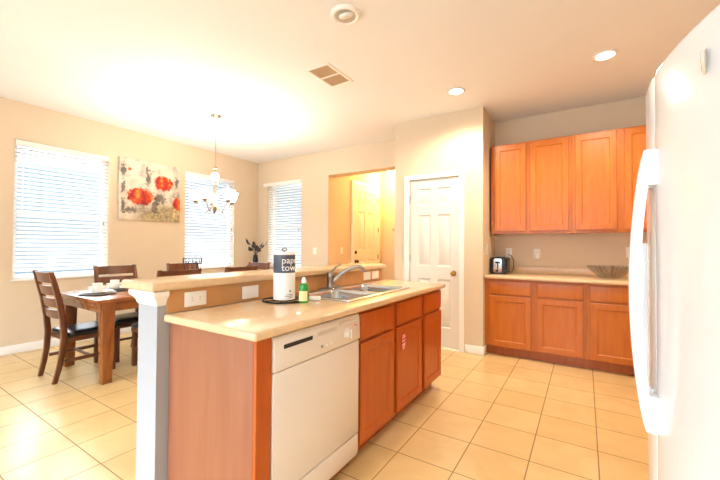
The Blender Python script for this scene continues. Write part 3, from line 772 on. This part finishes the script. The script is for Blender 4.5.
# logo badge on the near door
bT = Matrix.Translation((bow(1.033)-.0005, 1.033, 1.622)) @ Matrix.Rotation(R(-90) + math.atan(.9*(1.033-1.38)), 4, 'Z')
n = 28
mb = MB(bT); ell(0, 0, .036, .026, -.004, .001, mb, n); bd = mb.build('logo_badge', EMBL, near)
mb = MB(bT); mb.tube([(.030*math.cos(2*math.pi*i/n), -.0045, .021*math.sin(2*math.pi*i/n)) for i in range(n)], .0014, 6, closed=True)
mb.tube([(-.012+.024*i/10, -.0045, .007*math.sin(i*.95)) for i in range(11)], .0014, 6)
mb.build('logo_script', CHROME, bd)
# ice and water dispenser on the far door
d0, d1, e0, e1 = 1.505, 1.745, .78, 1.235
dm = MB().holes(d0, d1, e0, e1, [(d0+.03, d1-.03, e0+.05, e0+.30)], -.016, .004, lambda u, v, w: (bow(u)+w, u, v)).build('dispenser_housing', WHITEP, far, bevel=.004)
FB = lambda u, v, w: (bow(u)+w, u, v)
MB().holes(d0+.03, d1-.03, e0+.05, e0+.30, [], -.0035, -.0008, FB).build('dispenser_back', GREYP, dm)
MB().holes(1.605, 1.645, e0+.20, e0+.28, [], -.012, -.0037, FB).build('dispenser_lever', GREYP, dm)
MB().holes(d0+.012, d0+.02, e1-.105, e1-.045, [], -.0175, -.0161, FB).build('dispenser_mark', DARKGAP, dm)
mb = MB()
for k in range(4): mb.holes(d0+.05+.04*k, d0+.075+.04*k, e1-.08, e1-.055, [], -.0175, -.0161, FB)
mb.build('dispenser_buttons', GREYP, dm)

# ------------------------------------------------------------------ dining set
TX0, TX1, TY0, TY1, TZ = -4.44, -3.505, 1.33, 3.20, .74
t = thing('dining_table', 'dark cherry wood dining table with thick square legs', 'table', ((TX0+TX1)/2, (TY0+TY1)/2, 0))
MB().box(TX0, TX1, TY0, TY1, TZ-.032, TZ).build('tabletop', DARKW2, t, bevel=.005)
ap = MB().holes(TX0+.03, TX1-.03, TY0+.03, TY1-.03, [(TX0+.055, TX1-.055, TY0+.055, TY1-.055)], TZ-.115, TZ-.033, FZ).build('apron', DARKW2, t, bevel=.003)
for sx, cx in ((1, TX0+.008), (-1, TX1-.008)):
    for sy, cy in ((1, TY0+.044), (-1, TY1-.044)):
        def sq(w, z, i=0): 
            a, b = cx+sx*i, cy+sy*i
            q = [(a, b, z), (a+sx*w, b, z), (a+sx*w, b+sy*w, z), (a, b+sy*w, z)]
            return q if sx*sy > 0 else q[::-1]
        MB().loft([sq(.078, .001, .010), sq(.102, TZ-.0335)]).build('leg', LEGW, t, bevel=.004)

def make_chair():
    t = thing('dining_chair', 'x', 'chair', (0, 0, 0))
    W = .20                                                   # half width at the posts
    path = [(.005, .001), (.030, .12), (.050, .25), (.060, .40), (.048, .55), (.020, .72), (-.018, .88), (-.042, .98)]
    pw = [.018, .020, .022, .023, .023, .022, .020, .016]
    for s in (-1, 1):
        loops = []
        for (y, z), h in zip(path, pw):
            x = s*(.175+.025*min(1, z/.45))
            loops.append([(x-.017, y-h, z), (x+.017, y-h, z), (x+.017, y+h, z), (x-.017, y+h, z)])
        MB().loft(loops).build('rear_post', DARKW, t, bevel=.004, smooth=40)
        MB().box(s*.18-.02, s*.18+.02, .43, .47, .001, .345).build('front_leg', DARKW, t, bevel=.004)
        MB().box(s*.18-.011, s*.18+.011, .068, .4295, .165, .195).build('stretcher', DARKW, t, bevel=.003)
    MB().box(-.169, .169, .26, .282, .169, .191).build('stretcher', DARKW, t, bevel=.003)
    MB().holes(-.205, .205, .085, .475, [(-.165, .165, .11, .45)], .346, .388, FZ).build('seat_frame', DARKW, t, bevel=.003)
    mb = MB(); lo = []
    for d, z in ((.004, .3885), (-.004, .400), (-.006, .410), (.0, .422), (.016, .431), (.05, .437), (.10, .439)): lo.append(rrect(-.205+d, .205-d, .086+d, .485-d, .04, z))
    mb.loft(lo).build('seat_cushion', LEATH, t, smooth=60)
    mb = MB()
    def yz(z):
        for (y0, z0), (y1, z1) in zip(path, path[1:]):
            if z0 <= z <= z1: return y0+(y1-y0)*(z-z0)/(z1-z0)
    for z0, z1 in ((.880, .972), (.768, .852), (.658, .740), (.556, .632)):
        lo = []
        for k in range(9):
            a = -1+k/4; x = a*.182; bw = -.022*(1-a*a)
            ya, yb = yz(z0)+bw, yz(z1)+bw
            lo.append([(x, ya-.009, z0), (x, ya+.009, z0), (x, yb+.009, z1), (x, yb-.009, z1)])
        mb.loft(lo)
    mb.build('back_slats', DARKW, t, bevel=.002, seg=1)
    return t
proto = make_chair()
CH = [(-4.075, 1.165, 0, 'dark wooden dining chair at the near end of the table, wholly in view'),
      (-4.545, 1.915, -90, 'dark wooden dining chair under the large left window, behind the cups'),
      (-4.53, 2.715, -90, 'dark wooden dining chair on the window side with wire basket rising behind it'),
      (-3.385, 1.965, 90, 'dark wooden dining chair backing onto the near half of the bar'),
      (-3.37, 2.69, 90, 'dark wooden dining chair backing onto the bar left of the paper towels'),
      (-3.93, 3.43, 180, 'dark wooden dining chair at the far end of the table, near the potted plant')]
for i, (x, y, a, lab) in enumerate(CH):
    c = proto if i == 0 else copy_tree(proto)
    c.location = (x, y, 0); c.rotation_euler = (0, 0, R(a)); c['label'] = lab; c['group'] = 'dining chairs around the table'

# place settings
zt2 = TZ+.0005
def dish(name, cat, label, x, y, z, prof, m, group, n=36):
    return rootmesh(name, m, (x, y, z), MB().lathe(prof, (x, y, z), n), label, cat, group)
def setting(x, y, labs, s=1):
    dish('charger_plate', 'plate', labs[0], x, y, zt2, [(.09, 0), (.150, .007), (.157, .012), (.155, .014), (.14, .010), (.02, .006)], CHARG, 'chargers')
    dish('dinner_plate', 'plate', labs[1], x, y, zt2+.012, [(.07, 0), (.125, .012), (.132, .018), (.130, .020), (.10, .010), (.02, .006)], CERAM, 'plates')
    dish('bowl', 'bowl', labs[2], x, y, zt2+.020, [(.035, 0), (.045, .006), (.070, .035), (.076, .050), (.073, .050), (.064, .034), (.03, .010), (.005, .008)], CERAM, 'bowls')
    t = thing('coffee_cup', labs[3], 'cup', (x, y, zt2+.030), 'cups')
    MB().lathe([(.028, 0), (.032, .004), (.040, .045), (.043, .075), (.040, .075), (.036, .045), (.025, .008), (.004, .006)], (x, y, zt2+.030), 28).build('cup_body', CERAM, t)
    hx = [(x+.037+.028*math.sin(math.pi*i/8)*1.0, y+.01, zt2+.044+.05*i/8) for i in range(9)]
    MB().tube(hx, .0045, 8).build('cup_handle', CERAM, t)
setting(-3.97, 1.505, ['dark grey charger plate nearest the table end', 'white dinner plate nearest the table end', 'white bowl stacked on the nearest dinner plate', 'white cup in the left-hand stack of dishes'])
setting(-4.19, 1.745, ['dark grey charger plate on the window side of the table', 'white dinner plate on the window side of the table', 'white bowl under the right-hand cup', 'white cup in the right-hand stack of dishes'])
# wire basket centrepiece
cx, cy, cz = -3.93, 2.455, zt2
t = thing('wire_basket', 'black scrolled wire basket in the middle of the dining table', 'basket', (cx, cy, cz))
mb = MB()
for rr_, z in ((.07, .004), (.075, .15), (.10, .26)): mb.tube([(cx+rr_*math.cos(2*math.pi*i/30), cy+rr_*math.sin(2*math.pi*i/30), cz+z) for i in range(30)], .003, 6, closed=True)
mb.build('hoops', WIRE, t)
mb = MB()
for k in range(10):
    a = 2*math.pi*k/10; c, s = math.cos(a), math.sin(a)
    mb.tube([(cx+r_*c, cy+r_*s, cz+z) for r_, z in ((.07, .004), (.072, .1), (.078, .17), (.10, .26))], .0022, 6)
mb.build('upright_wires', WIRE, t)
mb = MB()
for k in range(8):
    a0 = 2*math.pi*k/8
    mb.tube([(cx+.102*math.cos(a0+.26*math.cos(q)), cy+.102*math.sin(a0+.26*math.cos(q)), cz+.295+.032*math.sin(q)) for q in [2*math.pi*i/16 for i in range(16)]], .0028, 6, closed=True)
mb.build('scroll_rim', WIRE, t)

# plant on a stand in the far corner
px_, py_ = -4.93, 4.27
t = thing('plant_stand', 'tall dark plant stand in the corner behind the dining table', 'plant stand', (px_, py_, 0))
MB().lathe([(.15, .845), (.155, .85), (.155, .865), (.15, .87), (.01, .871)], (px_, py_, 0), 28).build('top', DARKW2, t)
MB().lathe([(.025, .03), (.022, .4), (.03, .8), (.05, .8445)], (px_, py_, 0), 16).build('column', DARKW, t)
MB().lathe([(.15, .001), (.15, .015), (.06, .025), (.03, .0295)], (px_, py_, 0), 28).build('base', DARKW, t)
t = thing('potted_plant', 'dark leafy plant in a slim vase in the corner by the last window', 'plant', (px_, py_, .872))
MB().lathe([(.035, .8725), (.045, .90), (.050, .96), (.038, 1.03), (.042, 1.05), (.034, 1.05), (.03, 1.02), (.01, 1.02)], (px_, py_, 0), 20).build('vase', BLACK, t)
mb = MB(); ml = MB()
rnd = random.Random(3)
for k in range(11):
    a = k*2.4; el = .55+.6*rnd.random(); ln = .15+.16*rnd.random()
    dx, dy = math.cos(a)*math.cos(el), math.sin(a)*math.cos(el)
    p0 = Vector((px_, py_, 1.03)); p2 = p0+Vector((dx*ln*.75, dy*ln*.75, math.sin(el)*ln)); p1 = (p0+p2)/2+Vector((0, 0, .03))
    mb.tube([p0, p1, p2], [.004, .003, .002], 6)
    side = Vector((-dy, dx, .3)).normalized(); up = Vector((dx, dy, math.sin(el))).normalized()
    nrm = side.cross(up).normalized()
    lw, ll = .034+.012*rnd.random(), .10+.05*rnd.random()
    c0 = p2-up*ll*.35
    top = []; N_ = 8
    for j in range(N_+1):
        s_ = j/N_; w = lw*math.sin(math.pi*s_**.8)+.0006
        cc = c0+up*ll*s_+nrm*(.02*math.sin(math.pi*s_))
        top.append([cc-side*w, cc+nrm*.004, cc+side*w, cc-nrm*.0015])
    ml.loft(top)
mb.build('stems', LEAF, t); ml.build('leaves', LEAF, t)

# ------------------------------------------------------------------ painting
py0, py1, pz0, pz1 = 2.247, 3.098, 1.572, 2.420
t = thing('painting', 'square canvas painting of red poppies between two windows', 'painting', (XL+.002, py0, pz0))
MB().box(XL+.002, XL+.036, py0, py1, pz0, pz1).build('canvas', PAINT, t, bevel=.003)

# coat hooks in the hallway
t = thing('coat_hook', 'small dark coat hook rail on the hallway end wall', 'hook', (-3.28, YH-.01, 1.57))
MB().box(-3.38, -3.18, YH-.014, YH-.001, 1.555, 1.575).build('rail', LAMW, t, bevel=.002)
for x in (-3.34, -3.28, -3.22): MB().tube([(x, YH-.0142, 1.568), (x, YH-.045, 1.555), (x, YH-.06, 1.56), (x, YH-.062, 1.575)], .005, 8).build('hook', BRONZE, t)

# ------------------------------------------------------------------ ceiling fixtures
def can_light(label, x, y, lit, r=.092):
    t = thing('recessed_light', label, 'ceiling light', (x, y, ZC-.02), 'recessed ceiling lights')
    z = ZC
    if lit:
        MB().lathe([(r*.72, -.0012), (r, -.0012), (r*.98, -.007), (r*.86, -.011), (r*.72, -.008)], (x, y, z), 32, cap=False).build('trim_ring', TRIM, t)
        MB().lathe([(r*.73, -.0015), (r*.73, -.0055), (.005, -.0065)], (x, y, z), 28).build('lens', LAMP, t)
        lamp('SPOT', (x, y, z-.03), P_CAN, CAN_COL, t, .07, 155)
    else:
        MB().lathe([(r*.80, -.0012), (r, -.0012), (r*1.0, -.008), (r*.92, -.020), (r*.80, -.024), (r*.70, -.016)], (x, y, z), 32, cap=False).build('trim_ring', TRIM, t)
        MB().lathe([(r*.70, -.016), (r*.55, -.010), (r*.50, -.004), (.004, -.004)], (x, y, z), 28).build('baffle', mat('baffle_grey', 'C4BAAC', .5), t)
        e = MB(Matrix.Translation((x+.012, y-.012, z-.008)) @ Matrix.Rotation(R(28), 4, 'X'))
        e.lathe([(.050, -.002), (.052, -.012), (.046, -.022), (.034, -.027), (.004, -.025)], n=24); e.build('eyeball', TRIM, t)
    return t
can_light('unlit white eyeball ceiling light near the top centre', -1.384, 1.962, False, .104)
can_light('lit recessed ceiling light in front of the pantry door', -1.109, 3.551, True)
can_light('lit recessed ceiling light in front of the upper cabinets', .149, 3.532, True)
t = thing('ceiling_vent', 'rectangular ceiling air vent between unlit light and chandelier', 'vent', (-2.015, 2.605, ZC-.01))
vx0, vx1, vy0, vy1 = -2.150, -1.880, 2.400, 2.815
MB().holes(vx0, vx1, vy0, vy1, [(vx0+.028, vx1-.028, vy0+.028, 2.600), (vx0+.028, vx1-.028, 2.618, vy1-.028)], ZC-.008, ZC-.0005, FZ).build('vent_frame', TRIM, t, bevel=.002)
MB().box(vx0+.02, vx1-.02, vy0+.02, vy1-.02, ZC-.0014, ZC-.0009).build('duct_opening', mat('duct_brown', 'D2AE84', .8), t)
mb = MB()
n = 11
for k in range(n):
    x = vx0+.036+(vx1-vx0-.072)*k/(n-1)
    for a, b in ((vy0+.03, 2.599), (2.619, vy1-.03)): mb.add([(x-.008, a, ZC-.002), (x+.004, a, ZC-.007), (x+.004, b, ZC-.007), (x-.008, b, ZC-.002)], [(0, 1, 2, 3)])
mb.build('louvres', mat('louvre_cream', 'EAD4B4', .5), t)

# chandelier
hx_, hy_ = -3.83, 2.673
t = thing('chandelier', 'five-armed chandelier with frosted glass shades over the dining table', 'chandelier', (hx_, hy_, ZC))
c3 = (hx_, hy_, 0)
MB().lathe([(.065, ZC-.0005), (.065, ZC-.008), (.055, ZC-.02), (.025, ZC-.035), (.010, ZC-.05)], c3, 24).build('canopy', NICKEL, t)
mb = MB(); z = ZC-.05; k = 0
while z > 2.20:
    a = 0 if k % 2 else math.pi/2
    mb.tube([(hx_+.007*math.cos(q)*math.cos(a), hy_+.007*math.cos(q)*math.sin(a), z-.014+.014*math.sin(q)) for q in [2*math.pi*i/10 for i in range(10)]], .0018, 5, closed=True); z -= .0225; k += 1
mb.build('chain', NICKEL, t)
MB().lathe([(.006, 2.19), (.03, 2.17), (.032, 2.16), (.008, 2.15), (.008, 2.115)], c3, 20).build('top_loop', NICKEL, t)
MB().lathe([(.012, 2.112), (.038, 2.095), (.048, 2.065), (.042, 2.035), (.025, 2.015), (.015, 2.010)], c3, 24).build('glass_ball', SHADE, t)
MB().lathe([(.015, 2.009), (.032, 2.0), (.034, 1.985), (.018, 1.965), (.016, 1.90), (.022, 1.85), (.026, 1.80), (.018, 1.74), (.030, 1.70), (.032, 1.67), (.018, 1.645), (.010, 1.625), (.004, 1.61)], c3, 20).build('centre_column', NICKEL, t)
RA = .222
for k in range(5):
    a = R(72*k+8); c, s = math.cos(a), math.sin(a)
    pts = []
    for q in range(13):
        u = q/12; r_ = .022+(RA-.022)*u; zz = 1.70-.075*math.sin(math.pi*min(1, u*1.25))+(.045*max(0, u-.55)/.45 if u > .55 else 0)
        pts.append((hx_+r_*c, hy_+r_*s, zz))
    MB().tube(pts, .0065, 8).build('arm', NICKEL, t)
    ex, ey, ez = pts[-1]
    MB().lathe([(.010, -.012), (.026, 0), (.032, .014), (.030, .022), (.008, .024)], (ex, ey, ez), 18).build('shade_holder', NICKEL, t)
    MB().lathe([(.026, .0225), (.047, .045), (.057, .075), (.063, .105), (.079, .134), (.076, .1345), (.060, .106), (.054, .075), (.044, .047), (.024, .0245)], (ex, ey, ez), 26, cap=False).build('glass_shade', SHADE, t)
    lamp('POINT', (ex, ey, ez+.105), P_CHAND, CHAND_COL, t, .045)

# hall ceiling light
hx2, hy2 = -3.22, 6.2
t = thing('hall_ceiling_light', 'glowing dome ceiling light in the hallway', 'ceiling light', (hx2, hy2, ZC))
MB().lathe([(.15, ZC-.0005), (.155, ZC-.02), (.14, ZC-.028)], (hx2, hy2, 0), 28).build('fixture_ring', BRASS, t)
MB().lathe([(.138, ZC-.0285), (.130, ZC-.08), (.09, ZC-.125), (.01, ZC-.145)], (hx2, hy2, 0), 28).build('glass_dome', HALLL, t)
lamp('POINT', (hx2, hy2, ZC-.22), P_HALL, HALL_COL, t, .08)
